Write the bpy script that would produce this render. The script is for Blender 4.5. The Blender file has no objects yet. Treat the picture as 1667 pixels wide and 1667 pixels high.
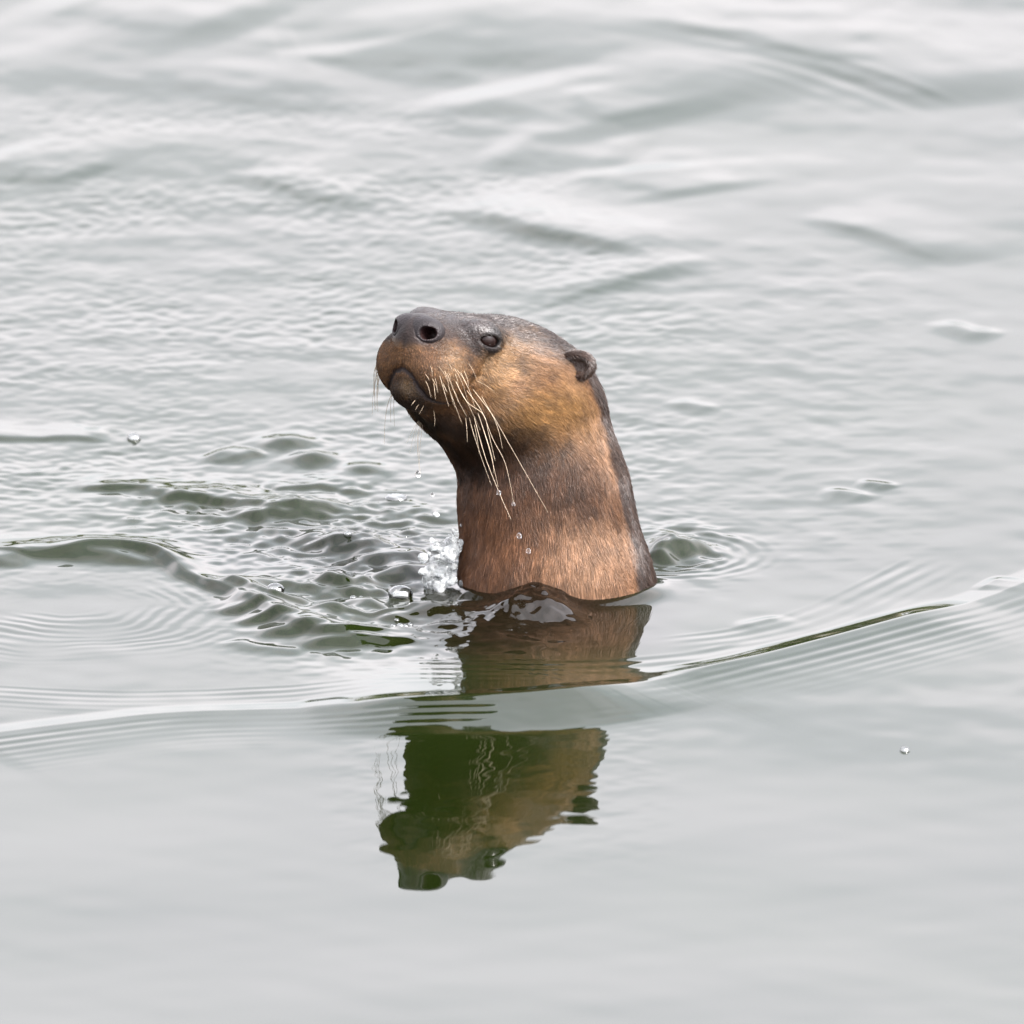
import bpy, math, random
import numpy as np
from mathutils import Vector, Matrix

rng = np.random.default_rng(7)
random.seed(7)
SC = bpy.context.scene
COL = SC.collection

# ------------------------------------------------------------------ camera
ELEV = math.radians(15.0)
DIST = 40.0
MMPX = 1.0 / 3000.0                      # metres per photograph pixel at the otter
S, Cc = math.sin(ELEV), math.cos(ELEV)
UPV = np.array([0.0, S, Cc]); FWD = np.array([0.0, Cc, -S]); RGT = np.array([1.0, 0.0, 0.0])
PX0, PY0 = 905.0, 952.0                  # where the neck meets the water = world origin
AIM = RGT * (833.5 - PX0) * MMPX + UPV * (PY0 - 833.5) * MMPX
CAM = AIM - FWD * DIST
cam = bpy.data.cameras.new('camera')
cam_o = bpy.data.objects.new('camera', cam); COL.objects.link(cam_o)
cam.sensor_width = 36.0
cam.lens = 36.0 * DIST / (1667 * MMPX)
cam.clip_start = 0.1; cam.clip_end = 6000
cam_o.location = CAM
cam_o.rotation_euler = (math.pi / 2 - ELEV, 0, 0)
cam.dof.use_dof = True
cam.dof.focus_distance = DIST - 0.03
cam.dof.aperture_fstop = 16
SC.camera = cam_o

# ------------------------------------------------------------------ light
SUN_DIR = np.array([0.62, -0.42, 0.72]); SUN_DIR /= np.linalg.norm(SUN_DIR)
w = bpy.data.worlds.new('World'); SC.world = w; w.use_nodes = True
nt = w.node_tree; nd = nt.nodes; lk = nt.links
for n in list(nd): nd.remove(n)
out = nd.new('ShaderNodeOutputWorld'); bg = nd.new('ShaderNodeBackground')
sky = nd.new('ShaderNodeTexSky'); sky.sky_type = 'NISHITA'; sky.sun_disc = False
sky.sun_elevation = math.asin(SUN_DIR[2]); sky.sun_rotation = math.atan2(SUN_DIR[0], SUN_DIR[1])
sky.air_density = 1.0; sky.dust_density = 3.0; sky.ozone_density = 1.0
hs = nd.new('ShaderNodeHueSaturation'); hs.inputs['Saturation'].default_value = 0.10
lk.new(sky.outputs[0], hs.inputs['Color'])
# an overcast deck: broad soft cloud structure over the whole sky
tc = nd.new('ShaderNodeTexCoord'); mp = nd.new('ShaderNodeMapping'); mp.inputs['Scale'].default_value = (1.3, 1.3, 3.2)
nz = nd.new('ShaderNodeTexNoise'); nz.inputs['Scale'].default_value = 2.2; nz.inputs['Detail'].default_value = 4; nz.inputs['Roughness'].default_value = 0.45
lk.new(tc.outputs['Generated'], mp.inputs[0]); lk.new(mp.outputs[0], nz.inputs['Vector'])
cr = nd.new('ShaderNodeValToRGB')
cr.color_ramp.elements[0].position = 0.30; cr.color_ramp.elements[0].color = (0.70, 0.725, 0.76, 1)
cr.color_ramp.elements[1].position = 0.60; cr.color_ramp.elements[1].color = (1.075, 1.002, 1.022, 1)
lk.new(nz.outputs['Fac'], cr.inputs[0])
mx = nd.new('ShaderNodeMix'); mx.data_type = 'RGBA'; mx.blend_type = 'MULTIPLY'; mx.inputs[0].default_value = 1.0
lk.new(hs.outputs[0], mx.inputs[6]); lk.new(cr.outputs[0], mx.inputs[7])
# overcast luminance: the deck grows brighter from the horizon towards the zenith, all round
sx = nd.new('ShaderNodeSeparateXYZ'); lk.new(tc.outputs['Generated'], sx.inputs[0])
mr = nd.new('ShaderNodeMapRange'); mr.inputs['From Min'].default_value = 0.0; mr.inputs['From Max'].default_value = 1.0
mr.inputs['To Min'].default_value = 0.75; mr.inputs['To Max'].default_value = 1.8
lk.new(sx.outputs['Z'], mr.inputs['Value'])
mg = nd.new('ShaderNodeMix'); mg.data_type = 'RGBA'; mg.blend_type = 'MULTIPLY'; mg.inputs[0].default_value = 1.0
lk.new(mx.outputs[2], mg.inputs[6]); lk.new(mr.outputs[0], mg.inputs[7])
lk.new(mg.outputs[2], bg.inputs['Color']); bg.inputs['Strength'].default_value = 0.15
lk.new(bg.outputs[0], out.inputs['Surface'])

sun = bpy.data.lights.new('sun', 'SUN'); sun.energy = 1.5; sun.angle = math.radians(12); sun.color = (1.0, 0.95, 0.88)
sun_o = bpy.data.objects.new('sun', sun); COL.objects.link(sun_o)
sun_o.rotation_euler = Vector(SUN_DIR).to_track_quat('Z', 'Y').to_euler()

SC.view_settings.view_transform = 'Standard'; SC.view_settings.look = 'None'
SC.view_settings.gamma = 1.0; SC.view_settings.use_curve_mapping = False
SC.view_settings.exposure = 2.53

# ------------------------------------------------------------------ helpers
def ray(px, py):
    d = FWD * DIST + RGT * (px - 833.5) * MMPX + UPV * (833.5 - py) * MMPX
    return d / np.linalg.norm(d)
def px2plane(px, py, z=0.0):
    d = ray(px, py); t = (z - CAM[2]) / d[2]
    return CAM + d * t
def px2depth(px, py, Y):
    d = ray(px, py); t = (Y - CAM[1]) / d[1]
    return CAM + d * t
def project(P):
    q = P - CAM
    dep = q @ FWD
    return 833.5 + (q @ RGT) / dep * DIST / MMPX, 833.5 - (q @ UPV) / dep * DIST / MMPX

def tag(o, label=None, cat=None, group=None, kind=None):
    if label: o['label'] = label
    if cat: o['category'] = cat
    if group: o['group'] = group
    if kind: o['kind'] = kind
    return o
def link(name, data, parent=None):
    o = bpy.data.objects.new(name, data); COL.objects.link(o)
    if parent: o.parent = parent
    return o
def mesh_np(name, V, F, mat=None, smooth=True):
    """V (n,3), F (m,k) with constant k"""
    me = bpy.data.meshes.new(name)
    V = np.asarray(V, np.float32); F = np.asarray(F, np.int32); k = F.shape[1]
    me.vertices.add(len(V)); me.vertices.foreach_set('co', V.ravel())
    me.loops.add(F.size); me.loops.foreach_set('vertex_index', F.ravel())
    me.polygons.add(len(F))
    me.polygons.foreach_set('loop_start', np.arange(0, F.size, k, dtype=np.int32))
    me.polygons.foreach_set('use_smooth', np.full(len(F), smooth))
    me.update(calc_edges=True); me.validate()
    if mat: me.materials.append(mat)
    return me
def new_mat(name):
    m = bpy.data.materials.new(name); m.use_nodes = True
    b = m.node_tree.nodes['Principled BSDF']
    return m, m.node_tree.nodes, m.node_tree.links, b

# ------------------------------------------------------------------ materials
def mat_water():
    m, n, l, b = new_mat('lake_water')
    geo = n.new('ShaderNodeTexCoord')
    noi = n.new('ShaderNodeTexNoise'); noi.inputs['Scale'].default_value = 3.0; noi.inputs['Detail'].default_value = 2
    l.new(geo.outputs['Object'], noi.inputs['Vector'])
    r = n.new('ShaderNodeValToRGB')
    r.color_ramp.elements[0].position = 0.3; r.color_ramp.elements[0].color = (0.0032, 0.0054, 0.0008, 1)
    r.color_ramp.elements[1].position = 0.7; r.color_ramp.elements[1].color = (0.0045, 0.0078, 0.0015, 1)
    l.new(noi.outputs['Fac'], r.inputs[0])
    at = n.new('ShaderNodeAttribute'); at.attribute_name = 'chest'       # brown chest just under the surface, darkened for the neck's dark reflection
    mxr = n.new('ShaderNodeMix'); mxr.data_type = 'RGBA'; l.new(at.outputs['Fac'], mxr.inputs[0])
    l.new(r.outputs[0], mxr.inputs[6]); mxr.inputs[7].default_value = (0.0040, 0.0021, 0.0015, 1)
    l.new(mxr.outputs[2], b.inputs['Base Color'])
    b.inputs['Roughness'].default_value = 0.015; b.inputs['IOR'].default_value = 1.333
    return m
def mat_bubble():
    m, n, l, b = new_mat('bubble_film')
    n.remove(b)
    o = n['Material Output']
    g = n.new('ShaderNodeBsdfGlossy'); g.inputs['Roughness'].default_value = 0.03; g.inputs['Color'].default_value = (0.95, 0.97, 0.97, 1)
    t = n.new('ShaderNodeBsdfTransparent'); t.inputs['Color'].default_value = (0.97, 0.98, 0.97, 1)
    f = n.new('ShaderNodeFresnel'); f.inputs['IOR'].default_value = 1.5
    mixn = n.new('ShaderNodeMixShader')
    ma = n.new('ShaderNodeMath'); ma.operation = 'MULTIPLY_ADD'; ma.inputs[1].default_value = 1.0; ma.inputs[2].default_value = 0.10; ma.use_clamp = True
    l.new(f.outputs[0], ma.inputs[0]); l.new(ma.outputs[0], mixn.inputs[0]); l.new(t.outputs[0], mixn.inputs[1]); l.new(g.outputs[0], mixn.inputs[2])
    l.new(mixn.outputs[0], o.inputs['Surface'])
    return m
def mat_drop():
    m, n, l, b = new_mat('water_drop_clear')
    b.inputs['Base Color'].default_value = (1, 1, 1, 1); b.inputs['Roughness'].default_value = 0.0
    b.inputs['IOR'].default_value = 1.333; b.inputs['Transmission Weight'].default_value = 1.0
    return m
def mat_froth():
    m, n, l, b = new_mat('aerated_water')
    b.inputs['Base Color'].default_value = (0.50, 0.525, 0.525, 1); b.inputs['Roughness'].default_value = 0.14
    b.inputs['IOR'].default_value = 1.333; b.inputs['Transmission Weight'].default_value = 0.68
    return m
def mat_attr(name, attr, rough, spec=0.5, bump=0.0, bscale=800.0, coat=0.0, sheen=0.0, wet=False):
    m, n, l, b = new_mat(name)
    a = n.new('ShaderNodeAttribute'); a.attribute_name = attr
    l.new(a.outputs['Color'], b.inputs['Base Color'])
    b.inputs['Roughness'].default_value = rough; b.inputs['Specular IOR Level'].default_value = spec
    b.inputs['Coat Weight'].default_value = coat; b.inputs['Coat Roughness'].default_value = 0.25
    if wet:                                  # soaked crown and nape shine more than the drying sides
        wa = n.new('ShaderNodeAttribute'); wa.attribute_name = 'wet'
        ml = n.new('ShaderNodeMath'); ml.operation = 'MULTIPLY_ADD'; ml.inputs[1].default_value = 0.34; ml.inputs[2].default_value = 0.17
        l.new(wa.outputs['Fac'], ml.inputs[0]); l.new(ml.outputs[0], b.inputs['Specular IOR Level'])
    if bump:
        t = n.new('ShaderNodeTexCoord'); z = n.new('ShaderNodeTexNoise'); z.inputs['Scale'].default_value = bscale
        z.inputs['Detail'].default_value = 4
        l.new(t.outputs['Object'], z.inputs['Vector'])
        bp = n.new('ShaderNodeBump'); bp.inputs['Strength'].default_value = bump; bp.inputs['Distance'].default_value = 0.0008
        l.new(z.outputs['Fac'], bp.inputs['Height']); l.new(bp.outputs[0], b.inputs['Normal'])
    return m
M_WATER = mat_water(); M_BUB = mat_bubble(); M_DROP = mat_drop(); M_FROTH = mat_froth()
M_SKIN = mat_attr('wet_undercoat', 'coat', 0.45, 0.18, 0.6, 900, wet=True)
M_FUR = mat_attr('wet_guard_hair', 'coat', 0.30, 0.20, wet=True)
M_NOSE = mat_attr('nose_leather', 'coat', 0.42, 0.24, 0.9, 1100)
def mat_plain(name, col, rough, spec=0.5):
    m, n, l, b = new_mat(name)
    t = n.new('ShaderNodeTexCoord'); z = n.new('ShaderNodeTexNoise'); z.inputs['Scale'].default_value = 300
    l.new(t.outputs['Object'], z.inputs['Vector'])
    r = n.new('ShaderNodeValToRGB')
    r.color_ramp.elements[0].color = tuple(c * 0.75 for c in col) + (1,); r.color_ramp.elements[1].color = tuple(min(1, c * 1.2) for c in col) + (1,)
    l.new(z.outputs['Fac'], r.inputs[0]); l.new(r.outputs[0], b.inputs['Base Color'])
    b.inputs['Roughness'].default_value = rough; b.inputs['Specular IOR Level'].default_value = spec
    return m
M_EYE = mat_plain('eye_dark_brown', (0.006, 0.0025, 0.002), 0.04, 0.20)
M_WHISK = mat_plain('whisker_horn', (0.33, 0.265, 0.185), 0.4)

# ------------------------------------------------------------------ water surface
def axis(segs):
    out = []
    for a, b, d in segs:
        n = max(1, int(round((b - a) / d))); out.append(np.linspace(a, b, n, endpoint=False))
    return np.concatenate(out + [np.array([segs[-1][1]])])
def grow(start, stop, d0, r=1.35):
    v = [start]; d = d0
    while v[-1] < stop: d *= r; v.append(v[-1] + d)
    return np.array(v[1:])
ax = axis([(-0.40, 0.38, 0.00085)])
ax = np.concatenate([-(grow(0.40, 3000, 0.001))[::-1], ax, grow(0.38, 3000, 0.001)])
ay = axis([(-0.98, -0.42, 0.0032), (-0.42, 0.24, 0.00135), (0.24, 0.7, 0.0024), (0.7, 1.55, 0.0036)])
ay = np.concatenate([-(grow(0.98, 3000, 0.004))[::-1], ay, grow(1.55, 3000, 0.004)])
NX, NY = len(ax), len(ay)
GX, GY = np.meshgrid(ax, ay, indexing='ij')
GXf = GX.astype(np.float64)
# photograph coordinates of every grid point, only used to say where a patch of chop lies on the lake
q_y = GY - CAM[1]
dep = q_y * FWD[1] + (0 - CAM[2]) * FWD[2]
dep = np.where(dep < 0.5, 0.5, dep)
PXg = 833.5 + (GX - CAM[0]) / dep * DIST / MMPX
PYg = 833.5 - (q_y * UPV[1] + (0 - CAM[2]) * UPV[2]) / dep * DIST / MMPX
def sstep(x, a, b):
    t = np.clip((x - a) / (b - a), 0, 1); return t * t * (3 - 2 * t)
def spectrum(n, lmin, lmax, slope, seed, dirx=None, spread=math.pi):
    """random wave field with the given rms slope; lambda log-uniform"""
    r = np.random.default_rng(seed)
    lam = np.exp(r.uniform(math.log(lmin), math.log(lmax), n)); k = 2 * math.pi / lam
    th = r.uniform(0, 2 * math.pi, n) if dirx is None else dirx + r.uniform(-spread, spread, n)
    amp = slope * math.sqrt(2.0 / n) / k
    ph = r.uniform(0, 2 * math.pi, n)
    A = np.exp(1j * (np.outer(ax, k * np.cos(th)) + ph)) * amp
    B = np.exp(1j * np.outer(k * np.sin(th), ay))
    return (A @ B).real
NEAR = sstep(np.abs(GX), 0.75, 0.45) * sstep(GY, -1.4, -1.0) * sstep(GY, 2.0, 1.6)
H = spectrum(24, 0.25, 0.9, 0.0045, 1) * sstep(np.hypot(GX, GY), 6, 2)

def blob(px, py, rx, ry):
    return np.exp(-(((PXg - px) / rx) ** 2 + ((PYg - py) / ry) ** 2))
def smooth_pts(pts, n=6):
    P = np.array(pts, float); out = []
    for i in range(len(P) - 1):
        p0 = P[max(i - 1, 0)]; p1 = P[i]; p2 = P[i + 1]; p3 = P[min(i + 2, len(P) - 1)]
        for t in np.linspace(0, 1, n, endpoint=False):
            out.append(0.5 * ((2 * p1) + (-p0 + p2) * t + (2 * p0 - 5 * p1 + 4 * p2 - p3) * t * t + (-p0 + 3 * p1 - 3 * p2 + p3) * t ** 3))
    out.append(P[-1]); return np.array(out)
WARP1 = spectrum(30, 0.03, 0.12, 0.10, 91); WARP2 = spectrum(30, 0.012, 0.05, 0.12, 92)
WARP3 = spectrum(30, 0.08, 0.25, 0.8, 93)
def field(pts, reach):
    """local signed distance and fraction along a polyline, on the sub-grid within reach"""
    sp = smooth_pts(pts)
    W = np.array([px2plane(*p)[:2] for p in sp])
    i0, i1 = np.searchsorted(ax, [W[:, 0].min() - reach, W[:, 0].max() + reach])
    j0, j1 = np.searchsorted(ay, [W[:, 1].min() - reach, W[:, 1].max() + reach])
    sl = (slice(max(i0, 0), i1), slice(max(j0, 0), j1))
    X, Y = GX[sl], GY[sl]
    best = np.full(X.shape, 1e9); sd = np.zeros(X.shape); fr = np.zeros(X.shape)
    seg = np.linalg.norm(np.diff(W, axis=0), axis=1); L = np.r_[0, np.cumsum(seg)]
    for a in range(len(W) - 1):
        d = W[a + 1] - W[a]; l2 = d @ d
        if l2 < 1e-14: continue
        t = np.clip(((X - W[a, 0]) * d[0] + (Y - W[a, 1]) * d[1]) / l2, 0, 1)
        ex = X - (W[a, 0] + t * d[0]); ey = Y - (W[a, 1] + t * d[1])
        dd = ex * ex + ey * ey
        m = dd < best
        side = np.where(d[0] * ey - d[1] * ex > 0, -1.0, 1.0)
        best = np.where(m, dd, best); sd = np.where(m, side, sd); fr = np.where(m, (L[a] + t * seg[a]) / L[-1], fr)
    return sl, sd * np.sqrt(best), fr
def ridge(pts, amp, wf, wb, warp=0.0, taper=0.25, rough=0.0):
    sl, d, fr = field(pts, 4 * max(wf, wb))
    d = d + warp * (WARP1[sl] + WARP2[sl] * 0.6) * 10
    env = sstep(fr, 0, taper) * sstep(fr, 1, 1 - taper)
    g = np.where(d > 0, np.exp(-(d / wf) ** 2), np.exp(-(d / wb) ** 2))
    H[sl] += amp * env * g * (1 + rough * 60 * WARP1[sl])
def cusp(pts, amp, wf, wb, soft, warp=0.0, taper=0.25):
    """sharp-crested wave: steep just ahead of the crest, easing out on the camera side"""
    sl, d, fr = field(pts, 6 * max(wf, wb))
    d = d + warp * (WARP1[sl] + WARP2[sl] * 0.6) * 10
    env = sstep(fr, 0, taper) * sstep(fr, 1, 1 - taper)
    ds = np.sqrt(d * d + soft * soft) - soft
    g = np.where(d > 0, np.exp(-ds / wf), np.exp(-(ds / wb) ** 1.4))
    H[sl] += amp * env * g
def face(pts, amp, wf, wb, warp=0.0, taper=0.25):
    """a crest with a plane inner face of width wb and a long outer slope"""
    sl, d, fr = field(pts, 6 * max(wf, wb))
    d = d + warp * (WARP1[sl] + WARP2[sl] * 0.6) * 10
    env = sstep(fr, 0, taper) * sstep(fr, 1, 1 - taper)
    e = 0.12
    t = 1 - np.abs(d) / wb; gb = 0.5 * (t + np.sqrt(t * t + e * e)) ; gb = gb * (1 - np.exp(-((t + 3) ** 2)))
    ds = np.sqrt(d * d + .002 ** 2) - .002
    g = np.where(d > 0, np.exp(-ds / wf), np.clip(gb / (0.5 * (1 + math.sqrt(1 + e * e))), 0, None) * sstep(t, -2.5, -0.3))
    H[sl] += amp * env * g
def ramp(pts, amp, wf, wb, warp=0.0, taper=0.25):
    """a crest with a plane outer face"""
    sl, d, fr = field(pts, 3 * max(wf, wb))
    d = d + warp * (WARP1[sl] + WARP2[sl] * 0.6) * 10
    env = sstep(fr, 0, taper) * sstep(fr, 1, 1 - taper)
    e = 0.10
    t = 1 - (np.sqrt(d * d + .0015 ** 2) - .0015) / np.where(d > 0, wf, wb)
    g = 0.5 * (t + np.sqrt(t * t + e * e)) / (0.5 * (1 + math.sqrt(1 + e * e))) * sstep(t, -2.0, -0.1)
    H[sl] += amp * env * g
def train(pts, slope, lam0, lam1, d0, d1, taper=0.2, warp=0.0):
    """capillary ripples parallel to a line, between distances d0 and d1 on the camera side"""
    sl, d, fr = field(pts, max(abs(d0), abs(d1)) * 1.3 + 0.01)
    dw = d + warp * WARP1[sl] * 10
    s = np.clip((dw - d0) / (d1 - d0), 0, 1)
    win = sstep(s, 0, 0.12) * (1 - s) ** 1.2 * sstep(fr, 0, taper) * sstep(fr, 1, 1 - taper)
    lam = lam0 + (lam1 - lam0) * s
    ph = 2 * math.pi * (dw - d0) / (0.5 * (lam0 + lam))
    H[sl] += slope * lam / (2 * math.pi) * win * np.sin(ph) * np.clip(0.9 + 26 * WARP3[sl] + 160 * WARP1[sl], .1, 1.8)

# chop: upper left choppy, right glassy, front calm
diag = (PXg - 620) * 0.40 - (PYg - 150)
chop = sstep(PYg, 120, 260) * sstep(PYg, 1010, 800) * sstep(PXg + 0.0 * PYg, 1260, 1020) * sstep(PXg - 700 - (PYg - 130) * 1.5, 120, -220)
chop = np.clip(chop, 0, 1) * NEAR
H += chop * ((spectrum(300, 0.0075, 0.020, 0.026, 11) * np.clip(1 + 28 * WARP3, .3, 2) + spectrum(80, 0.02, 0.08, 0.011, 12)))
mid = sstep(PXg, 800, 1050) * sstep(PYg, 330, 480) * sstep(PYg, 980, 850) * sstep(PXg, 1667, 1300) * NEAR
H += mid * spectrum(120, 0.010, 0.05, 0.012, 13)
top = sstep(PYg, 420, 250) * NEAR
H += top * spectrum(60, 0.10, 0.35, 0.007, 14, math.pi / 2, 0.5)
allw = sstep(PYg, 1300, 1150) * NEAR
H += allw * spectrum(100, 0.02, 0.09, 0.006, 15) + NEAR * spectrum(60, 0.03, 0.2, 0.002, 16) + sstep(PYg, 1460, 1320) * sstep(PYg, 1120, 1180) * NEAR * sstep(np.abs(PXg - 810), 330, 200) * spectrum(160, 0.009, 0.05, 0.0060, 24)
turb = np.clip(blob(590, 960, 170, 85) + 0.9 * blob(560, 860, 190, 60) + 0.5 * blob(330, 830, 240, 50), 0, 1)
H += turb * (spectrum(220, 0.008, 0.026, 0.17, 17) + spectrum(60, 0.03, 0.1, 0.06, 18))
H += blob(1110, 895, 70, 38) * (spectrum(100, 0.010, 0.035, 0.20, 19))
# long streaks at the back
for pts, a, wf, wb in [
    ([(-60, 70), (150, 105), (380, 128), (620, 122)], .0042, .055, .10),
    ([(60, -10), (250, 18), (440, 45)], .0040, .055, .10),
    ([(520, 35), (760, 60), (1000, 88), (1330, 150)], .0042, .06, .12),
    ([(740, 145), (860, 180), (1030, 222)], .0036, .045, .09),
    ([(780, 240), (900, 250), (1040, 262)], .0020, .03, .06),
    ([(980, 22), (1200, 55), (1400, 95), (1620, 172)], .0030, .024, .08),
    ([(1010, 270), (1060, 300), (1120, 325)], .0022, .03, .05),
    ([(500, 75), (580, 100), (800, 122)], .0018, .018, .05),
    ([(900, 150), (960, 172), (1040, 195)], .0014, .014, .04),
    ([(-40, 255), (60, 272), (160, 290)], .0024, .03, .05),
]: ridge(pts, a * .50, wf, wb, 0.4)
train([(1000, 30), (1200, 62), (1400, 102), (1620, 180)], .05, .02, .016, 0, .09)
for pts, a, wf, wb in [
    ([(690, 330), (800, 352), (920, 382), (1060, 416), (1120, 428)], .0026, .016, .05),
    ([(850, 498), (980, 468), (1090, 430), (1180, 408)], .0016, .014, .03),
    ([(1290, 345), (1400, 372), (1480, 395), (1570, 432)], .0013, .012, .04),
    ([(380, 270), (520, 315), (640, 330)], .0016, .016, .04),
    ([(1530, 520), (1580, 538), (1635, 548)], .0010, .012, .006),
    ([(1330, 800), (1380, 804), (1430, 812)], .0009, .011, .0055),
    ([(1390, 785), (1425, 788), (1460, 795)], .0009, .011, .0055),
    ([(1080, 655), (1130, 662), (1180, 668)], .0007, .010, .006),
    ([(1180, 1022), (1220, 1016), (1290, 1004)], .0006, .010, .005),
]: ridge(pts, a, wf, wb, 0.12, 0.35)
# the broken crests of the wake left of the neck
for pts, a, wf, wb, wp in [
    ([(-60, 890), (60, 902), (200, 900), (290, 932), (350, 964), (430, 998), (520, 1036), (600, 1038), (690, 1022)], .0058, .0085, .030, .05),
    ([(90, 795), (220, 798), (330, 816), (420, 832), (500, 830), (570, 805)], .0046, .010, .034, .06),
    ([(350, 950), (400, 972), (450, 985), (520, 975)], .0046, .008, .022, .05),
    ([(520, 945), (560, 958), (620, 950)], .0046, .008, .022, .05),
    ([(370, 1040), (420, 1053), (500, 1060)], .0016, .014, .010, .03),
    ([(-40, 716), (60, 708), (180, 716)], .0024, .012, .03, .08),
    ([(330, 738), (390, 746), (440, 736)], .0030, .009, .022, .08),
    ([(440, 800), (520, 792), (600, 800)], .0026, .010, .026, .08),
    ([(560, 1000), (620, 1005), (680, 990)], .0040, .008, .018, .06),
]: ridge(pts, a * .62, wf * .60, wb * .7, wp * 3.5, 0.2, 3)
for (px, py, r, h) in [(510, 748, .012, .004), (470, 722, .014, .004), (590, 765, .012, .003), (600, 985, .010, .004),
                       (480, 960, .010, .004), (540, 1000, .012, .005), (640, 1010, .010, .004), (700, 1000, .014, .006), (420, 955, .012, .004), (1075, 905, .007, .004), (1092, 893, .006, .004), (1112, 900, .008, .0045), (1128, 892, .006, .003), (1086, 915, .006, .003)]:
    c = px2plane(px, py); H += h * np.exp(-((GX - c[0]) ** 2 + (GY - c[1]) ** 2) / r ** 2)
# short steep faces turned to the bank: the green of the lake shows in them
for (px, py, rx, ry, h) in [(540, 886, .016, .0075, .0040), (585, 896, .018, .0085, .0055), (630, 915, .016, .0085, .0058), (668, 938, .013, .0085, .0058),
                            (408, 992, .014, .0075, .0045), (440, 1012, .014, .0080, .0050), (485, 1030, .018, .0080, .0048), (545, 1046, .020, .0070, .0038), (620, 1040, .022, .0070, .0035),
                            (440, 842, .022, .0080, .0042), (500, 836, .016, .0070, .0036), (300, 815, .03, .0070, .0022), (575, 965, .016, .0070, .0040), (535, 955, .010, .0060, .0034),
                            (60, 905, .05, .0090, .0028), (180, 908, .03, .0090, .0026), (1078, 908, .006, .0060, .0038), (1105, 902, .008, .0065, .0042), (1070, 890, .005, .005, .003)]:
    c = px2plane(px, py)
    ex = (GX - c[0] + 1.5 * WARP1 + 1.5 * WARP2); ey = (GY - c[1] + 2.5 * WARP1 + 2.0 * WARP2)
    H += h * np.exp(-(np.abs(ex) / rx) ** 2.4) * np.where(ey < 0, np.exp(-(ey / ry) ** 2), np.exp(-(ey / (ry * 3.2)) ** 2))
# curling ripples left of the wake
c0 = px2plane(110, 985)
rr = np.hypot(GX - c0[0], (GY - c0[1])); ang = np.arctan2(GY - c0[1], GX - c0[0])
win = sstep(rr, 0.012, 0.03) * sstep(rr, 0.135, 0.07) * sstep(ang, 1.1, 0.3) * sstep(ang, -2.9, -2.0)
H += win * 0.036 * np.clip(.8 + 30 * WARP3 + 250 * WARP1, .1, 1.6) * 0.0095 / 6.283 * np.sin(6.283 * (rr + 1.6 * WARP1 + 1.2 * WARP2) / 0.0095 + 1.2 * ang)
c1 = px2plane(1095, 902)
rr = np.hypot(GX - c1[0], GY - c1[1])
H += sstep(rr, 0.02, 0.026) * sstep(rr, 0.065, 0.035) * 0.10 * 0.009 / 6.283 * np.sin(6.283 * rr / 0.009 + WARP1 * 60)
# ring wave in front: one crisp crest with capillaries ahead of it
RING = [(-80, 1205), (120, 1178), (300, 1160), (520, 1155), (760, 1154), (930, 1143), (1070, 1116), (1210, 1084), (1340, 1051), (1460, 1018), (1575, 984), (1650, 957), (1760, 912)]
face(RING, .0012, .030, .017, 0.02, 0.02)
train(RING, .045, .0115, .008, .004, .085, 0.02, 0.02)
CREST = [(450, 1158), (620, 1157), (760, 1154), (930, 1143), (1070, 1116), (1120, 1106)]
ramp(CREST, .0070, .052, .10, 0.01, 0.36)
train(CREST[:-1], .055, .0100, .008, .004, .075, 0.3, 0.14)
face([(1000, 1122), (1070, 1110), (1180, 1090), (1340, 1050), (1460, 1016), (1590, 980)], .0022, .048, .021, 0.03, 0.2)
face([(1592, 962), (1612, 948), (1640, 936)], .0008, .012, .006, 0.004, 0.35)
face([(480, 1148), (530, 1146), (580, 1145)], .0008, .014, .012, 0.004, 0.35)
train([(1040, 1040), (1180, 1022), (1300, 988), (1480, 900)], .045, .012, .010, 0, .06, 0.2, 0.02)
train([(520, 1062), (700, 1070), (900, 1075), (1100, 1062), (1200, 1040)], .05, .016, .010, 0, .075, 0.12, 0.03)
train([(-40, 1110), (200, 1120), (460, 1112), (640, 1100)], .035, .011, .009, 0, .06, 0.1, 0.03)
# water heaped up against the neck
def bump(px, py, rx, ry, h, nz=0):
    c = px2plane(px, py); g = np.exp(-(((GX - c[0]) / rx) ** 2 + ((GY - c[1]) / ry) ** 2))
    return h * g
heap = bump(872, 998, .018, .024, .0105) + bump(835, 1012, .014, .016, .005) + bump(905, 1008, .012, .014, .004) + bump(790, 1015, .03, .03, .004)
H += heap + (np.clip(heap / .012, 0, 1)) * (spectrum(140, 0.008, 0.022, 0.22, 21) + spectrum(160, 0.0045, 0.010, 0.28, 26))
H += (bump(760, 1040, .05, .03, 1) * spectrum(100, 0.010, 0.04, 0.10, 22))
rn = np.hypot(GX, GY)
H += 0.004 * np.exp(-((rn - 0.052) / 0.008) ** 2) * sstep(GY, 0.02, -0.03)
V = np.stack([GX, GY, H], -1).reshape(-1, 3)
idx = np.arange(NX * NY).reshape(NX, NY)
F = np.stack([idx[:-1, :-1], idx[1:, :-1], idx[1:, 1:], idx[:-1, 1:]], -1).reshape(-1, 4)
wme = mesh_np('water', V, F, M_WATER)
wa = wme.attributes.new('chest', 'FLOAT', 'POINT')
cc = px2plane(870, 1010)
ch = np.exp(-(((GX - cc[0]) / .072) ** 4 + ((GY - cc[1]) / .085) ** 4)) * (0.85 + 20 * WARP1)
wa.data.foreach_set('value', np.clip(ch, 0, 1).astype(np.float32).ravel())
water = link('water', wme); tag(water, 'grey green lake water rippling around the otter', None, None, 'structure')
def water_z(x, y):
    i = min(max(np.searchsorted(ax, x), 0), NX - 1); j = min(max(np.searchsorted(ay, y), 0), NY - 1)
    return float(H[i, j])

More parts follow.
